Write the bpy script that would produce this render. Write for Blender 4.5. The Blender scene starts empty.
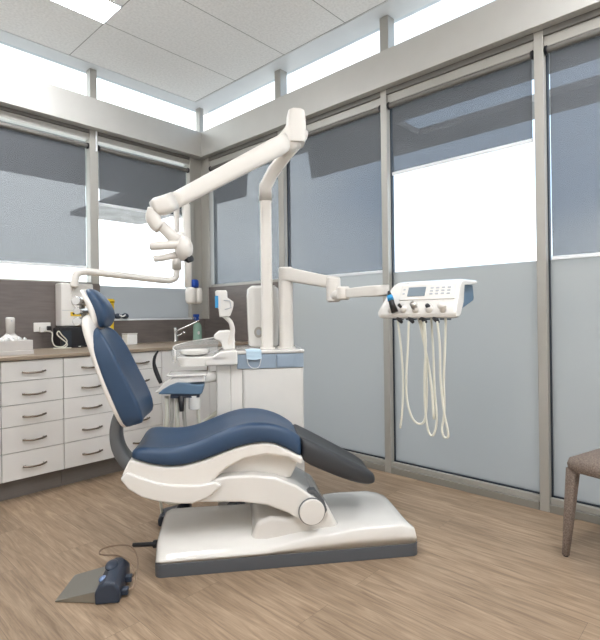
import bpy, bmesh, math, random
from mathutils import Vector, Matrix
random.seed(4)
SC = bpy.context.scene
COL = SC.collection
PI = math.pi
def lin(c):
    return tuple(((x/255/12.92) if x/255 <= .04045 else ((x/255+.055)/1.055)**2.4) for x in c)
def V(*a): return Vector(a)

# ------------------------------------------------------------------ frames
CA = math.atan2(-0.6259, 0.7799)
FR = {'W': (Vector((0, 0, 0)), 0.0),
      'L': (Vector((1.118, 1.94, 0)), CA),            # dental chair: s along the chair, n across, z up
      'T': (Vector((2.035, 1.365, 0)), math.radians(-87)),   # instrument tray
      'V': (Vector((2.485, .66, 0)), math.radians(-15))}
# ------------------------------------------------------------------ objects
ORG = {}
def thing(name, label, cat, base=(0, 0, 0), fr='W', group=None, kind=None):
    o = bpy.data.objects.new(name, None); COL.objects.link(o)
    O, a = FR[fr]
    b = Vector(base)
    o.location = O + Matrix.Rotation(a, 3, 'Z') @ b
    o.rotation_euler = (0, 0, a)
    o.empty_display_size = .05
    if kind: o['kind'] = kind
    else: o['label'] = label; o['category'] = cat
    if group: o['group'] = group
    ORG[o] = b
    return o
def finish(bm, name, mat, parent=None, fr='W', smooth=None, bev=0, seg=2, sub=0, base=None, solid=0):
    """links bm as one mesh object; coordinates are in the frame of the parent thing"""
    me = bpy.data.meshes.new(name)
    root = parent
    while root is not None and root not in ORG: root = root.parent
    if root is not None: off = ORG[root]
    else:
        if base is None:
            xs = [v.co for v in bm.verts]
            base = (sum(v.x for v in xs)/len(xs), sum(v.y for v in xs)/len(xs), min(v.z for v in xs))
        off = Vector(base)
    bmesh.ops.translate(bm, verts=bm.verts, vec=-off)
    bmesh.ops.recalc_face_normals(bm, faces=bm.faces)
    bm.to_mesh(me); bm.free()
    o = bpy.data.objects.new(name, me); COL.objects.link(o)
    if isinstance(mat, (list, tuple)):
        for m in mat: me.materials.append(m)
    else: me.materials.append(mat)
    if parent is not None: o.parent = parent
    else:
        O, a = FR[fr]
        o.location = O + Matrix.Rotation(a, 3, 'Z') @ off
        o.rotation_euler = (0, 0, a)
    if solid:
        md = o.modifiers.new('s', 'SOLIDIFY'); md.thickness = solid; md.offset = 0
    if bev:
        md = o.modifiers.new('b', 'BEVEL'); md.width = bev; md.segments = seg; md.limit_method = 'ANGLE'; md.angle_limit = math.radians(35)
    if sub:
        md = o.modifiers.new('u', 'SUBSURF'); md.levels = sub; md.render_levels = sub
    if smooth is None: smooth = bool(bev or sub)
    if smooth:
        for p in me.polygons: p.use_smooth = True
        if not sub:
            md = o.modifiers.new('w', 'WEIGHTED_NORMAL'); md.keep_sharp = True
    return o
def tag(o, label, cat, group=None):
    o['label'] = label; o['category'] = cat
    if group: o['group'] = group
    return o
def struct(o): o['kind'] = 'structure'; return o
def copy_tree(o, parent=None):
    c = o.copy(); COL.objects.link(c)
    c.parent = parent
    for ch in list(o.children): copy_tree(ch, c)
    return c
# ------------------------------------------------------------------ shapes
def BM(): return bmesh.new()
def box(bm, x0, x1, y0, y1, z0, z1):
    vs = [bm.verts.new((x, y, z)) for z in (z0, z1) for y in (y0, y1) for x in (x0, x1)]
    for f in ((0, 1, 3, 2), (4, 6, 7, 5), (0, 4, 5, 1), (2, 3, 7, 6), (0, 2, 6, 4), (1, 5, 7, 3)):
        bm.faces.new([vs[i] for i in f])
    return bm
def loft(bm, rings, cap=True, closed=False):
    rr = [[bm.verts.new(p) for p in r] for r in rings]
    m = len(rr[0])
    R = range(len(rr)) if closed else range(len(rr)-1)
    for i in R:
        a, b = rr[i], rr[(i+1) % len(rr)]
        for j in range(m):
            bm.faces.new((a[j], a[(j+1) % m], b[(j+1) % m], b[j]))
    if cap and not closed:
        bm.faces.new(rr[0][::-1]); bm.faces.new(rr[-1])
    return bm
def sring(c, u, v, a, b, e=2.0, m=24):
    c, u, v = Vector(c), Vector(u), Vector(v); out = []
    for k in range(m):
        t = 2*PI*k/m; ct, st = math.cos(t), math.sin(t)
        out.append(c + u*(a*math.copysign(abs(ct)**(2/e), ct)) + v*(b*math.copysign(abs(st)**(2/e), st)))
    return out
def spline(pts, n=8, closed=False):
    P = [Vector(p) for p in pts]; out = []
    N = len(P)
    for i in range(N if closed else N-1):
        if closed: p0, p1, p2, p3 = P[i-1], P[i], P[(i+1) % N], P[(i+2) % N]
        else:
            p1, p2 = P[i], P[i+1]
            p0 = P[i-1] if i else p1*2-p2
            p3 = P[i+2] if i+2 < N else p2*2-p1
        for k in range(n):
            t = k/n
            out.append(.5*((2*p1)+(p2-p0)*t+(2*p0-5*p1+4*p2-p3)*t*t+(3*p1-p0-3*p2+p3)*t**3))
    if not closed: out.append(P[-1])
    return out
def tube(bm, pts, r, m=12, sm=0, flat=1.0, up=(0, 0, 1), e=2.0):
    if sm: 
        if isinstance(r, (list, tuple)):
            q = [Vector((*p, rr)).to_4d() if False else p for p, rr in zip(pts, r)]
            rs = []
            for i in range(len(r)-1):
                for k in range(sm): rs.append(r[i]+(r[i+1]-r[i])*k/sm)
            rs.append(r[-1])
            r = rs
        pts = spline(pts, sm)
    pts = [Vector(p) for p in pts]
    n = len(pts)
    rs = r if isinstance(r, (list, tuple)) else [r]*n
    rings = []; pu = None
    for i, p in enumerate(pts):
        t = (pts[min(i+1, n-1)]-pts[max(i-1, 0)]).normalized()
        if pu is None:
            a = Vector(up)
            if abs(a.dot(t)) > .95: a = Vector((1, 0, 0)) if abs(t.x) < .9 else Vector((0, 1, 0))
            pu = (a - t*a.dot(t)).normalized()
        else: pu = (pu - t*pu.dot(t)).normalized()
        rings.append(sring(p, t.cross(pu), pu, rs[i]*flat, rs[i], e, m))
    return loft(bm, rings)
def cyl(bm, p0, p1, r0, r1=None, m=24):
    return tube(bm, [p0, p1], [r0, r0 if r1 is None else r1], m)
def lathe(bm, c, prof, m=24, axis='z', sy=1.0):
    c = Vector(c); rings = []
    for r, h in prof:
        rg = []
        for k in range(m):
            t = 2*PI*k/m; a, b = r*math.cos(t), r*math.sin(t)*sy
            rg.append(c + (V(a, b, h) if axis == 'z' else V(a, h, b) if axis == 'y' else V(h, a, b)))
        rings.append(rg)
    return loft(bm, rings)
def prism(bm, poly, n0, n1, ax='y'):
    """poly of (s,z) extruded over n0..n1"""
    f = (lambda s, z, n: V(s, n, z)) if ax == 'y' else (lambda s, z, n: V(n, s, z)) if ax == 'x' else (lambda s, z, n: V(s, z, n))
    return loft(bm, [[f(s, z, n0) for s, z in poly], [f(s, z, n1) for s, z in poly]])
def ball(bm, c, rx, ry, rz, m=20, k=12):
    c = Vector(c); rings = []
    for i in range(k+1):
        a = PI*(i/k*.96+.02)-PI/2
        rings.append([c+V(rx*math.cos(a)*math.cos(2*PI*j/m), ry*math.cos(a)*math.sin(2*PI*j/m), rz*math.sin(a)) for j in range(m)])
    return loft(bm, rings)
# ------------------------------------------------------------------ materials
def mat(name, col, rough=.5, metal=0, bump=0, bscale=100, var=0, vscale=8, coat=0, spec=.5, trans=0, stretch=(1, 1, 1)):
    m = bpy.data.materials.new(name); m.use_nodes = True
    nt = m.node_tree; b = nt.nodes['Principled BSDF']
    c = lin(col)
    b.inputs['Base Color'].default_value = (*c, 1)
    b.inputs['Roughness'].default_value = rough
    b.inputs['Metallic'].default_value = metal
    b.inputs['Coat Weight'].default_value = coat
    b.inputs['Coat Roughness'].default_value = .1
    b.inputs['Specular IOR Level'].default_value = spec
    b.inputs['Transmission Weight'].default_value = trans
    tc = nt.nodes.new('ShaderNodeTexCoord'); mp = nt.nodes.new('ShaderNodeMapping')
    mp.inputs['Scale'].default_value = stretch
    nt.links.new(tc.outputs['Object'], mp.inputs['Vector'])
    nz = nt.nodes.new('ShaderNodeTexNoise'); nz.inputs['Scale'].default_value = vscale; nz.inputs['Detail'].default_value = 4
    nt.links.new(mp.outputs[0], nz.inputs['Vector'])
    mr = nt.nodes.new('ShaderNodeMapRange'); mr.inputs[1].default_value = .3; mr.inputs[2].default_value = .7
    v = var if var else .02
    mr.inputs[3].default_value = 1-v; mr.inputs[4].default_value = 1+v
    nt.links.new(nz.outputs['Fac'], mr.inputs[0])
    vm = nt.nodes.new('ShaderNodeVectorMath'); vm.operation = 'SCALE'; vm.inputs[0].default_value = c
    nt.links.new(mr.outputs[0], vm.inputs['Scale']); nt.links.new(vm.outputs[0], b.inputs['Base Color'])
    if bump:
        n2 = nt.nodes.new('ShaderNodeTexNoise'); n2.inputs['Scale'].default_value = bscale; n2.inputs['Detail'].default_value = 3
        nt.links.new(mp.outputs[0], n2.inputs['Vector'])
        bp = nt.nodes.new('ShaderNodeBump'); bp.inputs['Strength'].default_value = bump; bp.inputs['Distance'].default_value = .003
        nt.links.new(n2.outputs['Fac'], bp.inputs['Height']); nt.links.new(bp.outputs[0], b.inputs['Normal'])
    return m
def emit(name, col, s):
    m = bpy.data.materials.new(name); m.use_nodes = True; nt = m.node_tree; nt.nodes.clear()
    o = nt.nodes.new('ShaderNodeOutputMaterial'); e = nt.nodes.new('ShaderNodeEmission')
    e.inputs[0].default_value = (*lin(col), 1); e.inputs[1].default_value = s
    nt.links.new(e.outputs[0], o.inputs[0]); return m
def clear_glass(name, tint=(245, 250, 252), refl=.06):
    m = bpy.data.materials.new(name); m.use_nodes = True; nt = m.node_tree; nt.nodes.clear()
    o = nt.nodes.new('ShaderNodeOutputMaterial'); t = nt.nodes.new('ShaderNodeBsdfTransparent'); g = nt.nodes.new('ShaderNodeBsdfGlossy')
    t.inputs[0].default_value = (*lin(tint), 1); g.inputs['Roughness'].default_value = .02
    mx = nt.nodes.new('ShaderNodeMixShader'); lw = nt.nodes.new('ShaderNodeLayerWeight'); lw.inputs[0].default_value = .5; pw = nt.nodes.new('ShaderNodeMath'); pw.operation = 'POWER'; pw.inputs[1].default_value = 4; nt.links.new(lw.outputs['Facing'], pw.inputs[0]); fr = nt.nodes.new('ShaderNodeMath'); fr.operation = 'MULTIPLY_ADD'; fr.inputs[1].default_value = .6; fr.inputs[2].default_value = .02; nt.links.new(pw.outputs[0], fr.inputs[0])
    nt.links.new(fr.outputs[0], mx.inputs[0]); nt.links.new(t.outputs[0], mx.inputs[1]); nt.links.new(g.outputs[0], mx.inputs[2])
    nt.links.new(mx.outputs[0], o.inputs[0]); return m
def film(name, col, transp, tl=.7, gloss=.1, rough=.35, mottle=0, weave=0):
    """translucent sheet: frosted glass film or blind cloth"""
    m = bpy.data.materials.new(name); m.use_nodes = True; nt = m.node_tree; nt.nodes.clear()
    N, L = nt.nodes.new, nt.links.new
    o = N('ShaderNodeOutputMaterial'); t = N('ShaderNodeBsdfTransparent'); tr = N('ShaderNodeBsdfTranslucent'); df = N('ShaderNodeBsdfDiffuse'); g = N('ShaderNodeBsdfGlossy')
    c = lin(col); tr.inputs[0].default_value = (*c, 1); df.inputs[0].default_value = (*c, 1)
    g.inputs['Roughness'].default_value = rough
    m1 = N('ShaderNodeMixShader'); m1.inputs[0].default_value = tl; L(df.outputs[0], m1.inputs[1]); L(tr.outputs[0], m1.inputs[2])
    m2 = N('ShaderNodeMixShader'); m2.inputs[0].default_value = gloss; L(m1.outputs[0], m2.inputs[1]); L(g.outputs[0], m2.inputs[2])
    m3 = N('ShaderNodeMixShader'); m3.inputs[0].default_value = transp; L(m2.outputs[0], m3.inputs[1]); L(t.outputs[0], m3.inputs[2])
    tc = N('ShaderNodeTexCoord')
    if weave:
        w = N('ShaderNodeTexNoise'); w.inputs['Scale'].default_value = weave; L(tc.outputs['Object'], w.inputs['Vector'])
        mr = N('ShaderNodeMapRange'); mr.inputs[1].default_value = .35; mr.inputs[2].default_value = .65
        mr.inputs[3].default_value = transp*.7; mr.inputs[4].default_value = transp*1.3
        L(w.outputs['Fac'], mr.inputs[0]); L(mr.outputs[0], m3.inputs[0])
    L(m3.outputs[0], o.inputs[0]); return m

M = {}
M['white'] = mat('white_plastic', (228, 225, 220), .18, coat=.5)
M['warmwhite'] = mat('warm_white_plastic', (234, 230, 224), .3, coat=.15)
M['lampwhite'] = mat('lamp_white', (224, 219, 212), .38)
M['cab'] = mat('cabinet_white', (232, 230, 227), .32)
M['cabin'] = mat('cabinet_gap_grey', (120, 116, 112), .6)
M['kick'] = mat('kick_laminate', (112, 106, 101), .5, var=.08, vscale=30, stretch=(.2, 1, 4))
M['splash'] = mat('splashback_laminate', (110, 102, 98), .42, var=.12, vscale=14, stretch=(.5, .5, 4))
M['top'] = mat('worktop_laminate', (160, 144, 126), .35, var=.14, vscale=22, stretch=(.3, 3, 3))
M['chrome'] = mat('chrome', (214, 214, 214), .14, 1)
M['satin'] = mat('satin_steel', (176, 172, 164), .34, 1)
M['handle'] = mat('handle_steel', (150, 140, 130), .2, 1)
M['frame'] = mat('anodised_frame', (170, 167, 160), .42, .2)
M['sill'] = mat('sill_frame_grey', (142, 139, 132), .42, .2)
M['beam'] = mat('beam_cladding', (186, 184, 179), .45, .15)
M['framedark'] = mat('recess_shade_and_roller_grey', (112, 109, 104), .5, .2)  # darker frame grey: painted recess shade, also the blind rollers
M['gasket'] = mat('rubber_gasket', (38, 46, 56), .5)
M['blue'] = mat('blue_upholstery', (44, 68, 96), .4, bump=.08, bscale=260, var=.05, vscale=6)
M['bluepanel'] = mat('blue_grey_panel', (150, 166, 182), .35)
M['bluepanel2'] = mat('steel_blue_panel', (92, 118, 142), .4)
M['black'] = mat('black_upholstery', (52, 53, 56), .45, bump=.05, bscale=300)
M['blackp'] = mat('black_plastic', (28, 28, 32), .4)
M['plinth'] = mat('grey_plinth', (84, 87, 92), .5)
M['bracket'] = mat('dark_grey_metal', (106, 109, 112), .4, .3)
M['hose'] = mat('cream_hose', (222, 220, 206), .4)
M['hosegrey'] = mat('grey_hose', (178, 176, 170), .4)
M['navy'] = mat('navy_plastic', (50, 59, 74), .35)
M['bluecap'] = mat('bright_blue_plastic', (22, 70, 160), .35)
M['sticker'] = mat('blue_sticker', (52, 150, 205), .4)
M['yellow'] = mat('yellow_plastic', (236, 198, 40), .45)
M['paper'] = mat('paper_white', (240, 240, 238), .7)
M['carton'] = mat('grey_carton', (205, 200, 196), .7, var=.05)
M['screen'] = mat('screen_grey', (128, 140, 150), .15)
M['key'] = mat('key_grey', (176, 180, 186), .5)
M['mask'] = mat('mask_cloth', (196, 220, 236), .8)
M['wall'] = mat('painted_wall', (236, 234, 230), .8, bump=.03, bscale=200)
M['soffit'] = mat('soffit_board', (120, 118, 118), .8, var=.25, vscale=3)
M['ground'] = mat('outside_concrete', (215, 213, 208), .9, var=.08)
M['bottlegreen'] = mat('pale_green_liquid', (170, 208, 190), .15, trans=.3)
M['aluplate'] = mat('brushed_aluminium', (150, 148, 140), .34, .7)
M['rail'] = mat('blind_rail_white', (225, 228, 230), .4)
M['fabricchair'] = mat('brown_tweed', (126, 112, 102), .9, bump=.6, bscale=420, var=.38, vscale=160)
M['glass'] = clear_glass('clear_glass')
M['guard'] = film('clear_acrylic', (240, 243, 244), .72, .5, .25, .08)
M['frost'] = film('frosted_glass', (190, 192, 191), .0, .8, .12, .28)
M['frostwhite'] = film('frosted_glass_pale', (176, 179, 181), .0, .85, .08, .3)
M['blind'] = film('blind_mesh', (98, 101, 106), .33, .25, .02, .5, weave=0)
M['panel'] = emit('light_panel', (250, 252, 255), 18)

def floor_mat():
    m = bpy.data.materials.new('oak_plank_floor'); m.use_nodes = True; nt = m.node_tree; N, L = nt.nodes.new, nt.links.new
    b = nt.nodes['Principled BSDF']; tc = N('ShaderNodeTexCoord')
    mp = N('ShaderNodeMapping'); mp.inputs['Rotation'].default_value = (0, 0, PI/2)
    L(tc.outputs['Object'], mp.inputs['Vector'])
    br = N('ShaderNodeTexBrick'); br.inputs['Scale'].default_value = 1; br.inputs['Brick Width'].default_value = 1.25; br.inputs['Row Height'].default_value = .185
    br.inputs['Mortar Size'].default_value = .0012; br.inputs['Mortar Smooth'].default_value = .3; br.offset = .37
    br.inputs['Color1'].default_value = (0, 0, 0, 1); br.inputs['Color2'].default_value = (1, 1, 1, 1); br.inputs['Mortar'].default_value = (.5, .5, .5, 1)
    L(mp.outputs[0], br.inputs['Vector'])
    # grain: noise stretched along the plank, shifted per plank
    sep = N('ShaderNodeSeparateColor'); L(br.outputs['Color'], sep.inputs[0])
    off = N('ShaderNodeVectorMath'); off.operation = 'SCALE'; off.inputs[0].default_value = (3.7, 9.1, 0); L(sep.outputs[0], off.inputs['Scale'])
    ad = N('ShaderNodeVectorMath'); L(mp.outputs[0], ad.inputs[0]); L(off.outputs[0], ad.inputs[1])
    m2 = N('ShaderNodeMapping'); m2.inputs['Scale'].default_value = (1.6, 17, 1); L(ad.outputs[0], m2.inputs['Vector'])
    n1 = N('ShaderNodeTexNoise'); n1.inputs['Scale'].default_value = 2.2; n1.inputs['Detail'].default_value = 8; n1.inputs['Roughness'].default_value = .62; n1.inputs['Distortion'].default_value = .9
    L(m2.outputs[0], n1.inputs['Vector'])
    m3 = N('ShaderNodeMapping'); m3.inputs['Scale'].default_value = (4, 110, 1); L(ad.outputs[0], m3.inputs['Vector'])
    n2 = N('ShaderNodeTexNoise'); n2.inputs['Scale'].default_value = 2; n2.inputs['Detail'].default_value = 4; L(m3.outputs[0], n2.inputs['Vector'])
    cr = N('ShaderNodeValToRGB'); e = cr.color_ramp.elements
    e[0].position = .3; e[0].color = (*lin((130, 109, 88)), 1); e[1].position = .7; e[1].color = (*lin((180, 157, 132)), 1)
    x = cr.color_ramp.elements.new(.5); x.color = (*lin((157, 134, 111)), 1)
    L(n1.outputs['Fac'], cr.inputs[0])
    mx = N('ShaderNodeMix'); mx.data_type = 'RGBA'; mx.blend_type = 'MULTIPLY'; mx.inputs[0].default_value = .5
    r2 = N('ShaderNodeMapRange'); r2.inputs[1].default_value = .3; r2.inputs[2].default_value = .7; r2.inputs[3].default_value = .66; r2.inputs[4].default_value = 1.16; L(n2.outputs['Fac'], r2.inputs[0])
    L(cr.outputs[0], mx.inputs[6]); L(r2.outputs[0], mx.inputs[7])
    r3 = N('ShaderNodeMapRange'); r3.inputs[3].default_value = .9; r3.inputs[4].default_value = 1.08; L(sep.outputs[0], r3.inputs[0])
    mz = N('ShaderNodeMath'); mz.operation = 'MULTIPLY_ADD'; mz.inputs[1].default_value = -.35; mz.inputs[2].default_value = 1; L(br.outputs['Fac'], mz.inputs[0])
    mm = N('ShaderNodeMath'); mm.operation = 'MULTIPLY'; L(r3.outputs[0], mm.inputs[0]); L(mz.outputs[0], mm.inputs[1])
    vs = N('ShaderNodeVectorMath'); vs.operation = 'SCALE'; L(mx.outputs[2], vs.inputs[0]); L(mm.outputs[0], vs.inputs['Scale'])
    L(vs.outputs[0], b.inputs['Base Color'])
    b.inputs['Roughness'].default_value = .4; b.inputs['Specular IOR Level'].default_value = .4
    bp = N('ShaderNodeBump'); bp.inputs['Strength'].default_value = .12; bp.inputs['Distance'].default_value = .002
    L(n2.outputs['Fac'], bp.inputs['Height']); L(bp.outputs[0], b.inputs['Normal'])
    return m
def ceiling_mat():
    m = bpy.data.materials.new('ceiling_tiles'); m.use_nodes = True; nt = m.node_tree; N, L = nt.nodes.new, nt.links.new
    b = nt.nodes['Principled BSDF']; tc = N('ShaderNodeTexCoord')
    mp = N('ShaderNodeMapping'); mp.inputs['Location'].default_value = (-2.9+1.24*8, -4.13+.64*20, 0); L(tc.outputs['Object'], mp.inputs['Vector'])
    br = N('ShaderNodeTexBrick'); br.offset = 0; br.inputs['Scale'].default_value = 1; br.inputs['Brick Width'].default_value = 1.24; br.inputs['Row Height'].default_value = .64
    br.inputs['Mortar Size'].default_value = .004; br.inputs['Mortar Smooth'].default_value = .2
    br.inputs['Color1'].default_value = br.inputs['Color2'].default_value = (*lin((252, 252, 251)), 1); br.inputs['Mortar'].default_value = (*lin((178, 178, 176)), 1)
    L(mp.outputs[0], br.inputs['Vector'])
    nz = N('ShaderNodeTexNoise'); nz.inputs['Scale'].default_value = 55; nz.inputs['Detail'].default_value = 6; L(tc.outputs['Object'], nz.inputs['Vector'])
    mr = N('ShaderNodeMapRange'); mr.inputs[1].default_value = .35; mr.inputs[2].default_value = .65; mr.inputs[3].default_value = .89; mr.inputs[4].default_value = 1.0; L(nz.outputs['Fac'], mr.inputs[0])
    vs = N('ShaderNodeVectorMath'); vs.operation = 'SCALE'; L(br.outputs['Color'], vs.inputs[0]); L(mr.outputs[0], vs.inputs['Scale'])
    L(vs.outputs[0], b.inputs['Base Color']); b.inputs['Roughness'].default_value = .9
    return m
M['floor'] = floor_mat(); M['ceil'] = ceiling_mat()

# ================================================================== SETTING
XR, YB, ZC = 3.01, 4.18, 3.33          # frame faces of the right and back walls, ceiling height
XL, YF = -1.6, -2.0
struct(finish(box(BM(), XL-.1, 3.16, YF-.1, 4.33, -.1, 0), 'floor', M['floor'], base=(0, 0, -.1)))
struct(finish(box(BM(), XL-.1, 3.16, YF-.1, 4.33, ZC, ZC+.1), 'ceiling', M['ceil'], base=(0, 0, ZC)))
struct(finish(box(BM(), XL-.1, XL, YF-.1, 4.33, 0, ZC), 'wall_left', M['wall']))
struct(finish(box(BM(), XL, 3.16, YF-.1, YF, 0, ZC), 'wall_front', M['wall']))
struct(finish(box(BM(), XL, -.9, YB, 4.33, 0, 2.8), 'wall_back_left', M['wall']))
# ceiling edge trim
struct(finish(box(BM(), 2.905, 3.16, YF, 4.13, ZC-.006, ZC), 'trim_1', M['rail'], bev=.002))
struct(finish(box(BM(), XL, 3.16, 4.12, 4.33, ZC-.006, ZC), 'trim_2', M['rail'], bev=.002))
# header beams
bx, by = 2.95, 4.10
struct(finish(box(BM(), bx, 3.16, YF, 4.25, 2.777, 3.028), 'wall_right_header', M['beam'], bev=.003))
struct(finish(box(BM(), XL, 2.953, by, 4.33, 2.777, 3.028), 'wall_back_header', M['beam'], bev=.003))
# splashbacks and dado walls under the windows
struct(finish(box(BM(), XL, 1.92, YB, 4.28, 0, 1.447), 'wall_back', M['splash']))
struct(finish(box(BM(), 1.92, 3.10, YB+.005, 4.28, 0, 1.127), 'wall_back_dado', M['splash']))
struct(finish(box(BM(), XR+.02, 3.12, 3.06, 4.2, 0, 1.45), 'wall_right', M['splash']))

YM = [3.022, 1.955, .897, -.17, -1.23]          # mullions of the right wall
panes = [(3.06, 4.06), (1.98, 2.985), (.925, 1.93), (-.14, .87), (-1.2, -.2), (-2.0, -1.26)]
clip = (2.777-0)
for i, (a, b) in enumerate(panes):
    w = thing('window_%d' % (i+1), '', '', (XR+.05, a, 0), kind='structure')
    zb = 1.45 if i == 0 else 0.0
    bm = BM()
    box(bm, XR+.015, XR+.10, a, b, 2.68, 2.74)       # head
    finish(bm, 'head_frame', M['frame'], w, bev=.002)
    bm = BM(); box(bm, XR+.0, XR+.10, a, b, 2.74, 2.777); finish(bm, 'head_recess_shade', M['framedark'], w)  # solid dark strip, colour stands for the shade under the beam
    if i > 0:
        bm = BM(); box(bm, XR, XR+.10, a, b, 0, .045); finish(bm, 'sill_frame', M['sill'], w, bev=.002)
        bm = BM(); box(bm, XR+.02, XR+.10, a, b, .045, .078); finish(bm, 'sill_step', M['frame'], w, bev=.002)
        bm = BM(); box(bm, XR+.045, XR+.075, a-.01, b+.01, .078, .087);
        box(bm, XR+.045, XR+.075, b-.008, b+.005, .078, 2.68)
        finish(bm, 'gasket', M['gasket'], w)
        finish(box(BM(), XR+.055, XR+.063, a, b-.008, .087, 1.455), 'frosted_pane', M['frost'], w)
        finish(box(BM(), XR+.055, XR+.063, a, b-.008, 1.455, 2.68), 'glass_pane', M['glass'], w)
    else:
        finish(box(BM(), XR+.02, XR+.10, a-.04, b+.1, 1.45, 1.475), 'sill_frame', M['frame'], w, bev=.002)
        finish(box(BM(), XR+.055, XR+.063, a, b, 1.475, 2.68), 'glass_pane', M['glass'], w)
    # mullion at the near side of this pane
    if i < 5:
        m0 = YM[i]
        bm = BM(); box(bm, XR, XR+.09, m0-.035 if i < 1 else m0-.026, m0+.03 if i < 1 else m0+.026, 0, 2.777)
        finish(bm, 'mullion', M['frame'], w, bev=.003)
# corner posts
bm = BM(); box(bm, XR, 3.11, 4.06, 4.105, 1.45, 2.777); box(bm, XR+.005, 3.11, 4.105, 4.26, 1.127, 2.777)
finish(bm, 'trim_3', M['frame'], bev=.003); bpy.data.objects['trim_3']['kind'] = 'structure'
bm = BM(); box(bm, 2.865, 2.91, YB, 4.29, 1.127, 2.777); box(bm, 2.91, 3.015, YB+.02, 4.29, 1.127, 2.777)
struct(finish(bm, 'trim_4', M['frame'], bev=.003))
# back wall windows
for i, (a, b, zs, fz) in enumerate([(.78, 1.845, 1.447, None), (1.918, 2.865, 1.127, 1.435), (-.3, .72, 1.447, None)]):
    w = thing('window_%d' % (i+7), '', '', (a, YB+.05, 0), kind='structure')
    finish(box(BM(), a, b, YB+.015, YB+.10, 2.70, 2.75), 'head_frame', M['frame'], w, bev=.002)
    finish(box(BM(), a, b, YB, YB+.10, 2.75, 2.777), 'head_recess_shade', M['framedark'], w)  # same painted shade strip below the rear beam
    finish(box(BM(), a-.01, b+.01, YB+.0, YB+.10, zs-.004, zs+.012), 'sill_frame', M['frame'] if i != 1 else M['rail'], w, bev=.002)
    if fz:
        finish(box(BM(), a, b, YB+.055, YB+.063, zs+.012, fz), 'frosted_pane', M['frostwhite'], w)
        finish(box(BM(), a, b, YB+.055, YB+.063, fz, 2.7), 'glass_pane', M['glass'], w)
    else:
        finish(box(BM(), a, b, YB+.055, YB+.063, zs+.012, 2.7), 'glass_pane', M['glass'], w)
    mr = b if i != 1 else None
    if mr: finish(box(BM(), b, b+.073, YB, YB+.09, 1.447 if i == 0 else zs, 2.777), 'mullion', M['frame'], w, bev=.003)
    if i == 0:
        finish(box(BM(), 1.893, 1.903, YB-.02, YB-.004, 2.60, 2.775), 'blind_bracket', M['rail'], w, bev=.002)
# clerestory windows
cw = thing('window_10', '', '', (3.1, 0, 3.03), kind='structure')
finish(box(BM(), 3.12, 3.128, YF, 4.2, 3.028, ZC), 'glass_pane', M['glass'], cw)
for y in (-1.3, -.18, .9, 1.955, 3.065):
    finish(box(BM(), 3.03, 3.115, y-.036, y+.036, 3.028, ZC), 'mullion', M['frame'], cw, bev=.002)
cw = thing('window_11', '', '', (0, 4.29, 3.03), kind='structure')
finish(box(BM(), XL, 3.1, 4.28, 4.288, 3.028, ZC), 'glass_pane', M['glass'], cw)
for x in (-1.2, -.1, .87, 1.893):
    finish(box(BM(), x-.03, x+.03, 4.2, 4.275, 3.028, ZC), 'mullion', M['frame'], cw, bev=.002)
struct(finish(box(BM(), 3.0, 3.05, 4.19, 4.26, 3.028, ZC), 'trim_5', M['frame'], bev=.003))

# outside: verandah roof with an opening, path
def soffit(*r):
    bm = BM()
    for (x0, x1, y0, y1) in r: box(bm, x0, x1, y0, y1, 2.80, 2.86)
    return bm
bm = soffit((3.2, 3.66, -4, 8))
prism(bm, [(3.66, 2.25), (3.66, 3.28), (4.42, 3.9), (4.42, -4), (4.05, -4), (4.05, 2.25)], 2.8, 2.86, 'z')
prism(bm, [(3.66, 4.2), (4.42, 5.1), (4.42, 8), (3.66, 8)], 2.8, 2.86, 'z')
struct(finish(bm, 'ceiling_verandah_side', M['soffit'], base=(3.6, 2, 2.8)))
struct(finish(soffit((-4, 3.2, 4.4, 6.1)), 'ceiling_verandah_rear', M['soffit'], base=(0, 5, 2.8)))
struct(finish(box(BM(), -30, 30, -30, 30, -.2, -.12), 'floor_outside', M['ground'], base=(0, 0, -.2)))

# ------------------------------------------------------------------ ceiling lights
def panel_light(x0, x1, y0, y1, label, cat_group=None):
    t = thing('ceiling_light', label, 'ceiling light', ((x0+x1)/2, (y0+y1)/2, ZC-.012), group=cat_group)
    bm = BM(); w = .008
    box(bm, x0, x1, y0, y0+w, ZC-.012, ZC-.001); box(bm, x0, x1, y1-w, y1, ZC-.012, ZC-.001)
    box(bm, x0, x0+w, y0+w, y1-w, ZC-.012, ZC-.001); box(bm, x1-w, x1, y0+w, y1-w, ZC-.012, ZC-.001)
    finish(bm, 'light_frame', M['rail'], t)
    finish(box(BM(), x0+w, x1-w, y0+w, y1-w, ZC-.009, ZC-.001), 'diffuser', M['panel'], t)
panel_light(.45, 1.655, 3.205, 3.485, 'rectangular recessed light panel glowing white in the tiled ceiling')
panel_light(-.9, .31, .6, .9, 'unseen fill light panel added to the ceiling above and behind the viewer', 'added fill panels outside the view')  # this panel and the next two are unseen, added as room fill
panel_light(1.6, 2.8, -.1, .2, 'unseen fill light panel added to the ceiling above and behind the viewer', 'added fill panels outside the view')
panel_light(0, 1.24, -1.2, -.9, 'unseen fill light panel added to the ceiling above and behind the viewer', 'added fill panels outside the view')

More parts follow.
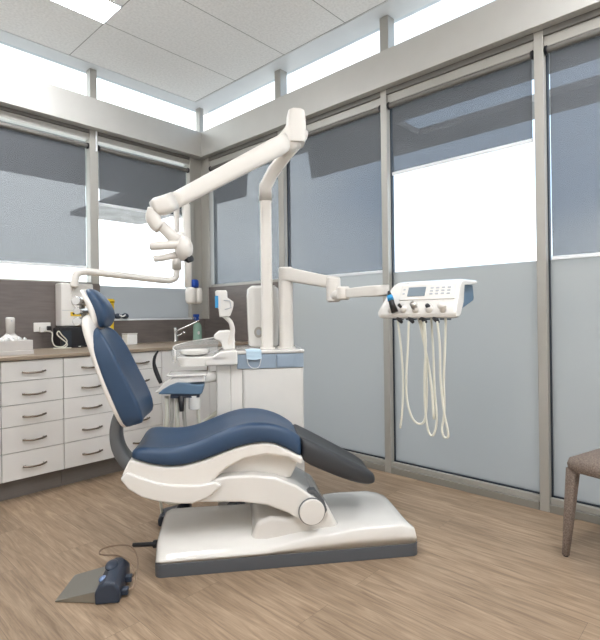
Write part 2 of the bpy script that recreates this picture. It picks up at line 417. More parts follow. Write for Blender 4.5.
# ------------------------------------------------------------------ roller blinds
def blind(axis, a, b, zb, label, zt=2.66):
    g = 'roller blinds on the windows'
    if axis == 'x':
        t = thing('roller_blind', label, 'blind', (XR+.03, (a+b)/2, zb), group=g)
        bb = lambda bm, u0, u1, d0, d1, z0, z1: box(bm, XR+d0, XR+d1, u0, u1, z0, z1)
        c0, c1 = V(XR+.022, a, zt), V(XR+.022, b, zt)
    else:
        t = thing('roller_blind', label, 'blind', ((a+b)/2, YB+.03, zb), group=g)
        bb = lambda bm, u0, u1, d0, d1, z0, z1: box(bm, u0, u1, YB+d0, YB+d1, z0, z1)
        c0, c1 = V(a, YB+.022, zt), V(b, YB+.022, zt)
    finish(cyl(BM(), c0, c1, .019), 'roller_tube', M['framedark'], t, smooth=True)
    finish(bb(BM(), a+.012, b-.012, .0405, .0412, zb+.012, zt), 'blind_fabric', M['blind'], t)
    finish(bb(BM(), a+.01, b-.01, .034, .046, zb-.008, zb+.014), 'bottom_rail', M['rail'], t, bev=.003)
    d = (c1-c0).normalized()*.012
    for c, s in ((c0, 1), (c1, -1)):
        finish(cyl(BM(), c-d*.5*s, c+d*.6*s, .026), 'end_bracket', M['blackp'], t, smooth=True)
blind('x', 3.07, 4.05, 1.462, 'grey mesh roller blind by the room corner, right of it above the dark dado')
blind('x', 1.99, 2.975, 1.462, 'grey mesh roller blind lowered over the pane just behind the lamp elbow')
blind('x', .935, 1.92, 2.165, 'short grey roller blind half raised above the instrument tray')
blind('x', -.13, .86, 1.458, 'grey mesh roller blind at the far right edge, above the tweed chair')
blind('y', .79, 1.835, 1.585, 'grey mesh roller blind at far left, lowered almost to the dado', 2.64)
blind('y', 1.93, 2.855, 2.155, 'short grey roller blind above the pale frosted back window', 2.64)

# ------------------------------------------------------------------ cabinets
CF = 3.43
ZR = [.882, .752, .603, .467, .302, .127]
def drawer_cab(x0, w, label):
    t = thing('drawer_cabinet', label, 'cabinet', (x0+w/2, CF+.3, 0), group='drawer units under the worktop')
    bm = BM(); box(bm, x0+.001, x0+w-.001, CF+.019, YB-.005, .12, .885); box(bm, x0+.001, x0+w-.001, CF+.07, YB-.03, .0, .12)
    finish(bm, 'cabinet_body', [M['cabin']], t)
    finish(box(BM(), x0+.001, x0+w-.001, CF+.058, CF+.07, 0, .12), 'kick_board', M['kick'], t)
    for i in range(5):
        z1, z0 = ZR[i]-.002, ZR[i+1]+.002
        d = finish(box(BM(), x0+.002, x0+w-.002, CF, CF+.018, z0, z1), 'drawer', M['cab'], t, bev=.0015)
        cx, cz = x0+w/2, (z0+z1)/2-.008
        bm = BM()
        tube(bm, [(cx-.072, CF-.012, cz), (cx-.03, CF-.026, cz-.006), (cx+.03, CF-.026, cz-.006), (cx+.072, CF-.012, cz)], .0065, 10, 5, flat=.7)
        for s in (-1, 1): cyl(bm, (cx+s*.055, CF+.001, cz), (cx+s*.055, CF-.02, cz-.003), .004, m=8)
        finish(bm, 'drawer_handle', M['handle'], d, smooth=True)
    return t
labs = ['white drawer unit at the far left edge, only a sliver in view', 'white five drawer unit under the tissue carton, left in view',
        'white five drawer unit directly behind the chair backrest', 'white drawer unit between the backrest and the assistant console']
t = drawer_cab(.567, .374, labs[0])
for k in (1, 2, 3):
    c = copy_tree(t); c.location.x += .375*k; c['label'] = labs[k]
def door_cab(x0, w, label):
    t = thing('door_cabinet', label, 'cabinet', (x0+w/2, CF+.3, 0), group='door cabinets under the sink')
    bm = BM(); box(bm, x0+.001, x0+w-.001, CF+.019, YB-.005, .12, .885); box(bm, x0+.001, x0+w-.001, CF+.07, YB-.03, .0, .12)
    finish(bm, 'cabinet_body', M['cabin'], t)
    finish(box(BM(), x0+.001, x0+w-.001, CF+.058, CF+.07, 0, .12), 'kick_board', M['kick'], t)
    d = finish(box(BM(), x0+.002, x0+w-.002, CF, CF+.018, .127, .882), 'door', M['cab'], t, bev=.0015)
    bm = BM(); tube(bm, [(x0+w-.04, CF-.01, .66), (x0+w-.04, CF-.026, .70), (x0+w-.04, CF-.026, .76), (x0+w-.04, CF-.01, .80)], .006, 8, 4)
    for z in (.675, .785): cyl(bm, (x0+w-.04, CF+.001, z), (x0+w-.04, CF-.016, z), .004, m=8)
    finish(bm, 'door_handle', M['handle'], d, smooth=True)
door_cab(2.067, .46, 'white cupboard under the worktop behind the assistant console')
door_cab(2.528, .475, 'white cupboard in the corner under the worktop behind the treatment unit')
bm = BM(); box(bm, .2, 3.025, CF-.02, YB-.002, .887, .912)
tag(finish(bm, 'worktop', M['top'], bev=.004), 'wood look laminate worktop running along the back wall', 'worktop')

# ------------------------------------------------------------------ things on the worktop / back wall
WT = .912
# carton with tissue
t = thing('tissue_carton', 'low white and grey tissue carton at the left end of the worktop', 'carton', (1.06, 3.62, WT))
bm = box(BM(), .82, 1.175, 3.55, 3.70, WT, WT+.028); finish(bm, 'carton_base', M['carton'], t, bev=.003)
bm = box(BM(), .825, 1.17, 3.555, 3.695, WT+.028, WT+.095); finish(bm, 'carton_body', M['carton'], t, bev=.003)
bm = BM()
for i in range(5):
    x = .99+i*.035
    tube(bm, [(x, 3.60, WT+.093), (x+.01, 3.63, WT+.102+.006*(i % 2)), (x+.03, 3.66, WT+.094)], .012, 8, 4, flat=.5)
finish(bm, 'tissue', M['paper'], t, smooth=True)
# white flared holder
t = thing('curing_light_stand', 'white flared stand with an upright handpiece behind the tissue carton', 'stand', (1.11, 3.80, WT))
bm = BM(); lathe(bm, (1.105, 3.80, WT), [(.075, 0), (.085, .015), (.085, .085), (.07, .105), (.045, .12), (.03, .135), (.024, .16)], sy=.6); finish(bm, 'stand_base', M['white'], t, smooth=True)
bm = BM(); tube(bm, [(1.105, 3.80, WT+.14), (1.105, 3.80, WT+.24), (1.105, 3.80, WT+.25)], [.028, .03, .024], 16); finish(bm, 'handpiece', M['white'], t, smooth=True)
finish(cyl(BM(), (1.105, 3.772, WT+.225), (1.105, 3.769, WT+.225), .005, m=10), 'button', M['key'], t, smooth=True)
# power socket
t = thing('power_socket', 'white double power socket on the dark splashback', 'socket', (1.43, YB-.004, 1.03))
finish(box(BM(), 1.378, 1.505, YB-.014, YB, 1.045, 1.118), 'socket_plate', M['white'], t, bev=.004)
bm = box(BM(), 1.415, 1.46, YB-.045, YB-.014, 1.04, 1.085); finish(bm, 'plug', M['white'], t, bev=.006)
bm = box(BM(), 1.472, 1.50, YB-.05, YB-.014, 1.055, 1.09); finish(bm, 'black_plug', M['blackp'], t, bev=.005)
# white cable
bm = BM(); tube(bm, [(1.44, 4.12, 1.05), (1.46, 4.02, 1.04), (1.45, 3.99, .98), (1.47, 3.985, .935), (1.53, 3.98, .93), (1.56, 3.985, .97), (1.52, 3.985, 1.02), (1.50, 3.99, 1.05), (1.49, 3.99, 1.02), (1.56, 3.985, .95), (1.53, 3.97, .921), (1.45, 3.96, .919), (1.47, 3.93, .919), (1.56, 3.9, .919)], .0045, 8, 6)
tag(finish(bm, 'power_cable', M['hose'], smooth=True), 'thin white power cable looped in front of the black stereo', 'cable')
# black stereo
t = thing('stereo', 'black box shaped stereo on the worktop under the wall box', 'stereo', (1.68, 4.05, WT))
finish(box(BM(), 1.51, 1.80, 4.0, 4.14, WT, WT+.165), 'stereo_body', M['blackp'], t, bev=.01)
for gx in (1.53, 1.71): finish(box(BM(), gx, gx+.07, 3.996, 4.0, WT+.02, WT+.14), 'speaker_grille', M['gasket'], t, bev=.001)
finish(box(BM(), 1.655, 1.672, 3.995, 4.0, WT+.006, WT+.012), 'indicator_light', M['paper'], t)
# x-ray wall unit
t = thing('xray_wall_unit', 'white wall mounted X-ray unit with a long tube arm across the back window', 'x-ray unit', (1.66, 4.1, 1.08))
finish(box(BM(), 1.545, 1.805, 4.05, YB, 1.085, 1.435), 'wall_box', M['warmwhite'], t, bev=.012, seg=3)
bm = BM(); lathe(bm, (1.70, 4.052, 1.32), [(.085, 0), (.085, -.008), (.078, -.012), (.072, -.008), (.070, -.004)], 28, 'y', 1.25)
finish(bm, 'round_cover', M['warmwhite'], t, smooth=True)
b = finish(box(BM(), 1.615, 1.80, 4.044, 4.05, 1.168, 1.200), 'warning_label', M['yellow'], t)
bm = BM(); prism(bm, [(1.625, 1.194), (1.651, 1.194), (1.638, 1.174)], 4.042, 4.044); finish(bm, 'warning_mark', M['blackp'], b)
finish(box(BM(), 1.55, 1.80, 4.047, 4.05, 1.213, 1.216), 'cover_seam', M['key'], t)
r = .030
bm = BM(); tube(bm, [(1.64, 4.02, 1.40), (1.64, 4.02, 1.45), (1.655, 4.02, 1.505), (1.70, 4.01, 1.527), (1.80, 3.99, 1.527), (2.30, 3.80, 1.475), (2.375, 3.77, 1.478), (2.41, 3.755, 1.50), (2.42, 3.75, 1.55), (2.42, 3.75, 1.60)], [r*1.1, r, r, r, r, r*.95, r*.95, r*.95, r*.9, r*.9], 16, 5)
finish(bm, 'horizontal_arm', M['lampwhite'], t, smooth=True)
bm = BM(); tube(bm, [(2.42, 3.75, 1.57), (2.42, 3.75, 1.66), (2.43, 3.75, 1.70)], [.042, .046, .036], 16); finish(bm, 'arm_joint', M['lampwhite'], t, smooth=True)
bm = BM(); tube(bm, [(2.425, 3.75, 1.68), (2.425, 3.75, 2.14), (2.43, 3.75, 2.18)], .020, 12, flat=1.2, e=4); finish(bm, 'folded_arm', M['lampwhite'], t, smooth=True)
bm = BM(); tube(bm, [(2.43, 3.75, 2.17), (2.47, 3.74, 2.20), (2.51, 3.73, 2.15), (2.515, 3.72, 1.7), (2.515, 3.72, 1.42)], [.03, .036, .034, .030, .03], 14, flat=1.15, e=4); finish(bm, 'folded_arm', M['lampwhite'], t, smooth=True)
bm = BM()
for dx in (-.03, .036): 
    rings = [sring((2.56+dx, 3.70, z), (1, 0, 0), (0, 1, 0), a, a*1.5, 3.2, 20) for z, a in ((1.265, .018), (1.275, .03), (1.30, .036), (1.38, .036), (1.405, .03), (1.415, .015))]
    loft(bm, rings)
finish(bm, 'tube_head', M['lampwhite'], t, smooth=True)
bm = BM(); loft(bm, [sring((2.566, 3.69, z), (1, .1, 0), (-.1, 1, 0), a, a, 3, 16) for z, a in ((1.41, .03), (1.44, .033), (1.475, .03), (1.485, .02))]); finish(bm, 'blue_cap', M['bluecap'], t, smooth=True)

# yellow container
t = thing('sharps_container', 'yellow sharps container behind the headrest by the back window', 'container', (1.93, 4.08, WT))
bm = BM(); loft(bm, [sring((1.915, 4.08, z), (1, 0, 0), (0, 1, 0), a, .05, 5, 20) for z, a in ((WT, .055), (WT+.01, .06), (1.27, .07), (1.28, .068))]); finish(bm, 'container_body', M['yellow'], t, smooth=True)
bm = BM(); loft(bm, [sring((1.915, 4.08, z), (1, 0, 0), (0, 1, 0), a, .055, 5, 20) for z, a in ((1.28, .074), (1.30, .074), (1.312, .06))]); finish(bm, 'container_lid', M['yellow'], t, smooth=True)
# goggles on sill
t = thing('safety_goggles', 'dark blue safety goggles lying on the back window sill', 'goggles', (2.1, 4.21, 1.139))
for cx in (2.085, 2.155):
    bm = BM(); ball(bm, (cx, 4.19, 1.163), .035, .022, .026); finish(bm, 'lens', M['navy'], t, smooth=True)
bm = BM(); tube(bm, [(2.09, 4.172, 1.175), (2.12, 4.168, 1.16), (2.15, 4.172, 1.175)], .006, 8, 4); finish(bm, 'nose_bridge', M['paper'], t, smooth=True)
bm = BM(); tube(bm, [(2.06, 4.2, 1.165), (2.03, 4.2, 1.15), (2.0, 4.19, 1.146)], .007, 8, 4); finish(bm, 'strap', M['navy'], t, smooth=True)
# small white box
t = thing('dispenser_box', 'small white box on the worktop beside the backrest', 'box', (2.11, 4.03, WT))
finish(box(BM(), 2.065, 2.16, 3.98, 4.08, WT, 1.0), 'box_body', M['paper'], t, bev=.005)
finish(box(BM(), 2.063, 2.162, 3.978, 4.082, 1.0, 1.012), 'box_lid', M['white'], t, bev=.004)
# faucet
t = thing('faucet', 'chrome mixer tap with a long angled spout on the worktop', 'tap', (2.59, 4.05, WT))
bm = BM(); lathe(bm, (2.59, 4.05, WT), [(.03, 0), (.03, .008), (.02, .014), (.02, .09), (.023, .095), (.023, .13), (.018, .138)]); finish(bm, 'tap_body', M['chrome'], t, smooth=True)
bm = BM(); tube(bm, [(2.60, 4.04, WT+.105), (2.70, 3.98, WT+.155), (2.775, 3.94, WT+.198)], .009, 12); tube(bm, [(2.772, 3.942, WT+.20), (2.782, 3.936, WT+.185)], .013, 12); finish(bm, 'spout', M['chrome'], t, smooth=True)
bm = BM(); tube(bm, [(2.60, 4.05, WT+.05), (2.64, 4.03, WT+.07), (2.655, 4.02, WT+.085)], .008, 10); ball(bm, (2.665, 4.015, WT+.085), .016, .016, .016, 12, 8); finish(bm, 'lever', M['chrome'], t, smooth=True)
# spray bottle
t = thing('spray_bottle', 'pale green spray bottle with a blue trigger head in the worktop corner', 'bottle', (2.80, 4.0, WT))
c = (2.80, 3.99, WT)
bm = BM(); lathe(bm, c, [(.038, 0), (.043, .006), (.043, .125), (.038, .155), (.022, .18), (.016, .19), (.015, .20)]); finish(bm, 'bottle_body', M['bottlegreen'], t, smooth=True)
bm = BM(); lathe(bm, (c[0], c[1]-.001, c[2]+.195), [(.018, 0), (.019, .02), (.014, .028), (.014, .045)], 14); box(bm, c[0]-.04, c[0]+.016, c[1]-.012, c[1]+.012, c[2]+.235, c[2]+.262)
tube(bm, [(c[0]-.02, c[1], c[2]+.238), (c[0]-.034, c[1], c[2]+.22), (c[0]-.032, c[1], c[2]+.205)], .005, 8); finish(bm, 'trigger_head', M['bluecap'], t, smooth=False, bev=.002)
bm = BM(); lathe(bm, (c[0]-.012, c[1]-.0385, c[2]+.08), [(.016, 0), (.016, -.004)], 16, 'y'); finish(bm, 'label', M['paper'], t)

# ================================================================== DENTAL CHAIR (frame L)
t = thing('dental_chair', 'blue upholstered white dental chair with black foot section on the wood floor', 'dental chair', (.6, .23, 0), 'L')
NC = .23
# base plinth and cover
def rrect(s0, s1, n0, n1, r, z, k=6):
    out = []
    for (cx, cy, a0) in ((s1-r, n1-r, 0), (s0+r, n1-r, 90), (s0+r, n0+r, 180), (s1-r, n0+r, 270)):
        for i in range(k+1):
            a = math.radians(a0+90*i/k); out.append(V(cx+r*math.cos(a), cy+r*math.sin(a), z))
    return out
bm = BM(); loft(bm, [rrect(0, 1.222, 0, .46, .035, 0), rrect(0, 1.222, 0, .46, .035, .060)]); finish(bm, 'base_plinth', M['plinth'], t, bev=.003)
def lerp(tab, x):
    if x <= tab[0][0]: return tab[0][1]
    for (a, b), (c_, d_) in zip(tab, tab[1:]):
        if x <= c_:
            u = (x-a)/(c_-a); u = u*u*(3-2*u); return b+(d_-b)*u
    return tab[-1][1]
S_edge = [(.0, .075), (.03, .084), (.45, .086), (.75, .128), (.95, .146), (1.15, .146), (1.20, .13), (1.22, .09)]
S_back = [(.0, .140), (.03, .150), (.15, .150), (.45, .148), (.70, .160), (.9, .178), (1.10, .176), (1.19, .145), (1.22, .09)]
rings = []
for s in [.003, .012, .03, .06, .1, .2, .3, .4, .5, .6, .7, .8, .9, 1.0, 1.08, 1.14, 1.18, 1.205, 1.217, 1.22]:
    ze, zk = lerp(S_edge, s), lerp(S_back, s)
    q = 0.0
    if s < .035: q = .035-math.sqrt(max(0, .035**2-(.035-s)**2))
    if s > 1.187: q = .035-math.sqrt(max(0, .035**2-(s-1.187)**2))
    n0, n1 = .002+q, .458-q
    rings.append([V(s, n0, .061), V(s, n0+.001, (ze+.061)/2), V(s, n0+.004, ze-.006), V(s, n0+.014, ze+.004), V(s, n0+.05, ze+(zk-ze)*(.6 if s < .5 else .35)+.004), V(s, n0+.12, ze+(zk-ze)*(.92 if s < .5 else .75)), V(s, NC, zk), V(s, n1-.12, zk+.001), V(s, n1-.05, zk-.004), V(s, n1-.012, zk-.016), V(s, n1-.002, zk-.035), V(s, n1, .061)])
bm = loft(BM(), rings); finish(bm, 'base_cover', M['white'], t, smooth=True)
# pivot mount
bm = BM(); prism(bm, [(.42, .10), (.455, .19), (.52, .215), (.62, .20), (.68, .285), (.72, .305), (.76, .295), (.79, .25), (.85, .14), (.85, .10)], .05, .41); finish(bm, 'pivot_mount', M['white'], t, bev=.02, seg=3)
bm = BM(); prism(bm, [(.675, .30), (.70, .335), (.73, .335), (.77, .285), (.785, .235), (.775, .22), (.76, .27), (.72, .315)], .03, .07); finish(bm, 'pivot_band', M['bracket'], t, bev=.003)
# lift arm
arm = [(-.03, .40), (.05, .345), (.13, .323), (.25, .312), (.38, .304), (.50, .282), (.60, .238), (.655, .20), (.70, .182), (.75, .20), (.768, .243), (.745, .29), (.70, .318), (.64, .365), (.54, .408), (.44, .424), (.33, .425), (.22, .41), (.10, .43)]
bm = BM(); prism(bm, arm, .015, .445); finish(bm, 'lift_arm', M['white'], t, bev=.012, seg=3)
bm = BM(); lathe(bm, (.708, .016, .243), [(.058, 0), (.060, -.006), (.059, -.016), (.054, -.022)], 36, 'y'); finish(bm, 'pivot_cap', M['white'], t, smooth=True)
bm = BM(); lathe(bm, (.708, .018, .243), [(.062, 0), (.063, -.004), (.063, -.012)], 36, 'y'); finish(bm, 'pivot_ring', M['bracket'], t, smooth=True)
# inner filler under seat
bm = BM(); prism(bm, [(.20, .38), (.62, .38), (.655, .45), (.64, .52), (.5, .54), (.3, .47), (.2, .42)], .08, .38); finish(bm, 'inner_cover', M['warmwhite'], t, bev=.01)
# seat cushion
top = [(-.10, .545), (-.085, .568), (-.05, .576), (.0, .570), (.06, .565), (.12, .569), (.18, .583), (.24, .606), (.30, .630), (.36, .652), (.42, .667), (.48, .674), (.54, .668), (.60, .645), (.65, .612), (.67, .596)]
bot = [(-.10, .53), (-.085, .528), (-.05, .515), (.0, .499), (.06, .488), (.12, .487), (.18, .497), (.24, .514), (.30, .535), (.36, .555), (.42, .568), (.48, .574), (.54, .566), (.60, .535), (.65, .502), (.67, .486)]
def band(s_t, s_b, zt, zb, n0, n1, dish=.012, e=.03):
    c = (n0+n1)/2; h = (n1-n0)/2
    P = []
    def pt(n, f, dz=0): return V(s_b+(s_t-s_b)*f, n, zb+(zt-zb)*f+dz)
    P += [pt(n0+.02, 0), pt(n0+.004, .06), pt(n0, .3), pt(n0+.003, .7), pt(n0+.012, .92), pt(n0+.03, 1.0), pt(n0+.06, 1.0, -dish*.25), pt(n0+.11, 1.0, -dish*.8), pt(c-.04, 1, -dish), pt(c+.04, 1, -dish)]
    P += [pt(n1-.11, 1.0, -dish*.8), pt(n1-.06, 1.0, -dish*.25), pt(n1-.03, 1.0), pt(n1-.012, .92), pt(n1-.003, .7), pt(n1, .3), pt(n1-.004, .06), pt(n1-.02, 0), pt(c+.05, 0), pt(c-.05, 0)]
    return P
rings = []
for i, ((s, zt), (s2, zb)) in enumerate(zip(top, bot)):
    n0, n1 = -.005, .465
    if i == 0: n0 += .03; n1 -= .03
    if i == 1: n0 += .01; n1 -= .01
    if s > .5: n0 += (s-.5)*.08
    if s > .25: n1 -= (s-.25)*.17
    if s > .38: n1 -= (s-.38)*.10; zt -= min(.016, (s-.38)*.11)
    rings.append(band(s, s, zt, zb, n0, n1, .014))
bm = loft(BM(), rings); finish(bm, 'seat_cushion', M['blue'], t, smooth=True, sub=1)
# foot section
FT = [(.655, .588, .478), (.70, .565, .452), (.78, .522, .412), (.86, .477, .374), (.94, .432, .342), (1.0, .398, .328), (1.028, .376, .330), (1.038, .362, .338)]
rings = []
for i, (s, zt, zb) in enumerate(FT):
    u = (s-.655)/.385
    q = .05*u*u + (.03 if i == len(FT)-1 else .012 if i == len(FT)-2 else 0)
    rings.append(band(s, s, zt, zb, .010+q, .396-q*.8, .01))
bm = loft(BM(), rings); finish(bm, 'foot_section', M['black'], t, smooth=True, sub=1)
# white seat shell
low = [(-.135, .455), (-.115, .42), (-.07, .382), (.0, .352), (.08, .330), (.16, .328), (.22, .36), (.26, .41), (.32, .462), (.40, .500), (.50, .515), (.60, .497), (.66, .455)]
up = [(.675, .492), (.60, .533), (.54, .564), (.48, .572), (.42, .566), (.36, .553), (.30, .533), (.24, .512), (.18, .495), (.12, .485), (.06, .486), (.0, .497), (-.05, .513), (-.10, .527)]
bm = BM(); prism(bm, low+up, .008, .452); finish(bm, 'seat_shell', M['warmwhite'], t, bev=.014, seg=3)
bm = BM(); prism(bm, [(-.14, .447), (-.105, .40), (-.05, .362), (.02, .338), (.10, .322), (.17, .318), (.24, .34), (.30, .39), (.27, .41), (.20, .40), (.10, .405), (.02, .42), (-.06, .452), (-.11, .478)], -.004, .464); finish(bm, 'shell_trim', M['white'], t, bev=.01, seg=3)
# backrest
ct = [(-.082, .662, .036, .15), (-.082, .682, .052, .172), (-.108, .76, .058, .18), (-.145, .84, .055, .183), (-.178, .92, .050, .182), (-.208, 1.0, .045, .176), (-.235, 1.055, .038, .16), (-.254, 1.095, .026, .135), (-.262, 1.108, .010, .08)]
rings = []
for s, z, th, hw in ct:
    u = Vector((.95, 0, .25)).normalized()
    P = []
    m = 40
    for k in range(m):
        a = 2*PI*k/m; ca, sa = math.cos(a), math.sin(a)
        x = math.copysign(abs(ca)**(2/7), ca)*th; y = math.copysign(abs(sa)**(2/7), sa)*hw
        if x > 0: x -= .022*(1-min(1, abs(y)/hw)**2)
        P.append(V(s, NC-.04+y, z)+u*x)
    rings.append(P)
bm = loft(BM(), rings); finish(bm, 'backrest_cushion', M['blue'], t, smooth=True, sub=1)
rings = []
for s, z, th, hw in [(-.142, .645, .018, .12), (-.152, .665, .022, .175), (-.178, .74, .025, .2), (-.214, .83, .025, .208), (-.246, .92, .024, .205), (-.275, 1.01, .024, .196), (-.297, 1.08, .026, .2), (-.308, 1.13, .026, .19), (-.315, 1.155, .020, .16), (-.32, 1.168, .012, .11)]:
    rings.append(sring((s+.02, NC-.012, z), (.95, 0, .25), (0, 1, 0), th, hw, 3.6, 28))
bm = loft(BM(), rings); finish(bm, 'backrest_shell', M['warmwhite'], t, smooth=True, sub=1)
# backrest bracket
bm = BM(); tube(bm, [(-.165, .22, .73), (-.192, .22, .66), (-.200, .22, .59), (-.185, .22, .52), (-.145, .22, .46), (-.08, .22, .42)], [.024, .026, .027, .029, .032, .034], 16, 5, flat=1.7, up=(1, 0, 0), e=4); finish(bm, 'backrest_bracket', M['bracket'], t, smooth=True)
# headrest
hs = [(-.302, 1.285, .007, .05), (-.292, 1.276, .016, .075), (-.272, 1.25, .025, .096), (-.248, 1.21, .030, .105), (-.234, 1.17, .031, .105), (-.230, 1.14, .028, .098), (-.234, 1.115, .020, .08), (-.234, 1.104, .01, .06)]
bm = loft(BM(), [sring((s, NC-.05, z), (.95, 0, .2), (0, 1, 0), th, hw, 3.6, 26) for s, z, th, hw in hs]); finish(bm, 'headrest_cushion', M['blue'], t, smooth=True, sub=1)
bm = loft(BM(), [sring((s-.024-.006*th/.03, NC-.05, z-.003), (.95, 0, .2), (0, 1, 0), max(.008, th*.75), hw*1.03, 3, 26) for s, z, th, hw in hs]); finish(bm, 'headrest_shell', M['warmwhite'], t, smooth=True, sub=1)
bm = BM(); tube(bm, [(-.30, .22, 1.09), (-.325, .22, 1.13), (-.345, .22, 1.18), (-.345, .22, 1.22), (-.30, .22, 1.24)], .012, 12, 4, flat=2); finish(bm, 'headrest_stem', M['satin'], t, smooth=True)
for i, (s, z, r) in enumerate(((-.338, 1.228, .020), (-.334, 1.182, .016), (-.334, 1.134, .020))):
    bm = BM(); lathe(bm, (s, .09, z), [(r, .15), (r, 0), (r*.85, -.004)], 24, 'y'); finish(bm, 'headrest_knob', M['chrome'], t, smooth=True)
# joystick rod
bm = BM(); tube(bm, [(.01, .13, .095), (-.02, .13, .095), (-.025, .13, .095), (-.115, .14, .093)], [.018, .018, .010, .010], 12); finish(bm, 'foot_lever', M['blackp'], t, smooth=True)

# foot switch behind the base
t = thing('foot_switch', 'dark blue foot switch with pale hoop behind the chair base', 'foot switch', (.03, .60, 0), 'L')
bm = BM(); prism(bm, [(-.06, 0), (-.062, .04), (-.04, .062), (.03, .072), (.055, .125), (.11, .13), (.12, 0)], .54, .66); finish(bm, 'switch_body', M['navy'], t, bev=.012, seg=3)
bm = BM(); tube(bm, spline([(-.05, .56, .15), (-.06, .62, .15), (.0, .66, .15), (.09, .64, .15), (.11, .58, .14), (.03, .53, .125)], 6, True)+[V(-.05, .56, .15)], .008, 8); tube(bm, [(-.045, .60, .05), (-.056, .60, .15)], .008, 8); finish(bm, 'guard_hoop', M['hose'], t, smooth=True)
bm = BM(); prism(bm, [(.30, 0), (.31, .07), (.36, .11), (.42, .08), (.43, 0)], .52, .62)
tag(finish(bm, 'cable_junction', M['navy'], fr='L', bev=.01), 'small dark blue cable junction on the floor between chair base and unit', 'junction box')

# ================================================================== TREATMENT UNIT (frame L)
t = thing('treatment_unit', 'white dental treatment unit cabinet with a blue grey drawer band behind the chair', 'dental unit', (.6, .85, 0), 'L')
bm = BM(); loft(bm, [rrect(.412, .776, .65, 1.10, .02, z) for z in (0, .838)]); finish(bm, 'unit_cabinet', M['white'], t, bev=.004)
bm = BM(); box(bm, .385, .776, .655, 1.10, .838, .930); finish(bm, 'drawer_housing', M['white'], t, bev=.004)
d = finish(box(BM(), .382, .61, .645, .66, .842, .926), 'drawer_front', M['bluepanel'], t, bev=.003)
d2 = finish(box(BM(), .612, .774, .645, .66, .842, .926), 'drawer_front', M['bluepanel'], t, bev=.003)
finish(box(BM(), .618, .722, .641, .646, .85, .918), 'drawer_panel', M['bluepanel'], d2, bev=.002)
bm = BM(); loft(bm, [rrect(.372, .782, .64, 1.11, .02, z) for z in (.930, .948)]); finish(bm, 'unit_top', M['white'], t, bev=.004)
bm = BM(); box(bm, .262, .345, .64, .95, 0, .87); finish(bm, 'side_column', M['white'], t, bev=.012, seg=3)
bm = BM(); box(bm, .345, .412, .66, .95, 0, .87); finish(bm, 'side_panel', M['warmwhite'], t, bev=.004)
bm = BM(); box(bm, .36, .41, .635, .66, .50, .535); finish(bm, 'side_latch', M['gasket'], t, bev=.003)
# bowl arm
bm = BM(); loft(bm, [rrect(.055, .385, .60, .90, .05, z) for z in (.868, .876)] + [rrect(.04, .385, .59, .91, .06, z) for z in (.905, .922)]); finish(bm, 'bowl_arm', M['white'], t, smooth=False, bev=.004)
bm = BM(); prism(bm, [(.20, .90), (.24, .92), (.29, .95), (.385, .955), (.385, .87), (.2, .87)], .59, .90); finish(bm, 'bowl_arm_riser', M['white'], t, bev=.01, seg=3)
bm = BM(); lathe(bm, (.135, .72, .922), [(.05, 0), (.08, .012), (.085, .03), (.082, .033), (.072, .022), (.04, .006), (.01, .004)], 32, sy=1.1); finish(bm, 'spittoon_bowl', M['white'], t, smooth=True)
# splash guard: curved clear wall
pts = [(.03, .66), (.008, .72), (.015, .80), (.06, .87), (.13, .90), (.21, .89), (.27, .84)]
bm = BM(); base = spline([V(a, b, .89) for a, b in pts], 6)
hh = [.065+.07*(i/(len(base)-1)) for i in range(len(base))]
lo = [bm.verts.new(p) for p in base]; mi = [bm.verts.new(p+V(-.004, .004, h*.55)) for p, h in zip(base, hh)]; hi = [bm.verts.new(p+V(.004, -.004, h)) for p, h in zip(base, hh)]
for a, b in ((lo, mi), (mi, hi)):
    for i in range(len(base)-1): bm.faces.new((a[i], a[i+1], b[i+1], b[i]))
g = finish(bm, 'splash_guard', M['guard'], t, smooth=False, solid=.005)
bm = BM(); tube(bm, [p+V(.004, -.004, h) for p, h in zip(base, hh)], .003, 8); finish(bm, 'guard_rim', M['white'], g, smooth=True)
bm = BM(); tube(bm, [base[0]+V(0, 0, z) for z in (-.005, .03, .066)], .004, 8); finish(bm, 'guard_edge', M['white'], g, smooth=True)
# nozzle tower
bm = BM(); prism(bm, [(.245, 1.02), (.25, 1.045), (.28, 1.066), (.33, 1.07), (.372, 1.062), (.372, .95), (.30, .95), (.29, 1.0)], .69, .79); finish(bm, 'filler_tower', M['white'], t, bev=.015, seg=3)
bm = BM(); tube(bm, [(.33, .72, .95), (.345, .70, 1.01), (.358, .70, 1.06), (.35, .70, 1.11), (.325, .70, 1.14), (.305, .70, 1.155)], [.020, .018, .016, .014, .013, .012], 12, 5); finish(bm, 'gooseneck', M['lampwhite'], t, smooth=True)
rings = [sring((.305+ds, .70, z), (1, 0, 0), (0, 1, 0), a, .028, 4, 20) for z, a, ds in ((1.145, .028, .005), (1.155, .034, .01), (1.19, .042, .015), (1.21, .05, .012), (1.235, .052, .01), (1.25, .042, 0), (1.26, .036, -.008), (1.295, .036, -.01), (1.303, .03, -.01))]
h = finish(loft(BM(), rings), 'holder_head', M['white'], t, smooth=True)
finish(box(BM(), .2595, .278, .670, .674, 1.20, 1.27), 'blue_sticker', M['sticker'], h)
bm = BM(); tube(bm, [(.31, .669, 1.245), (.345, .669, 1.24), (.352, .669, 1.20), (.315, .669, 1.19)], .003, 6); finish(bm, 'head_groove', M['key'], h, smooth=True)
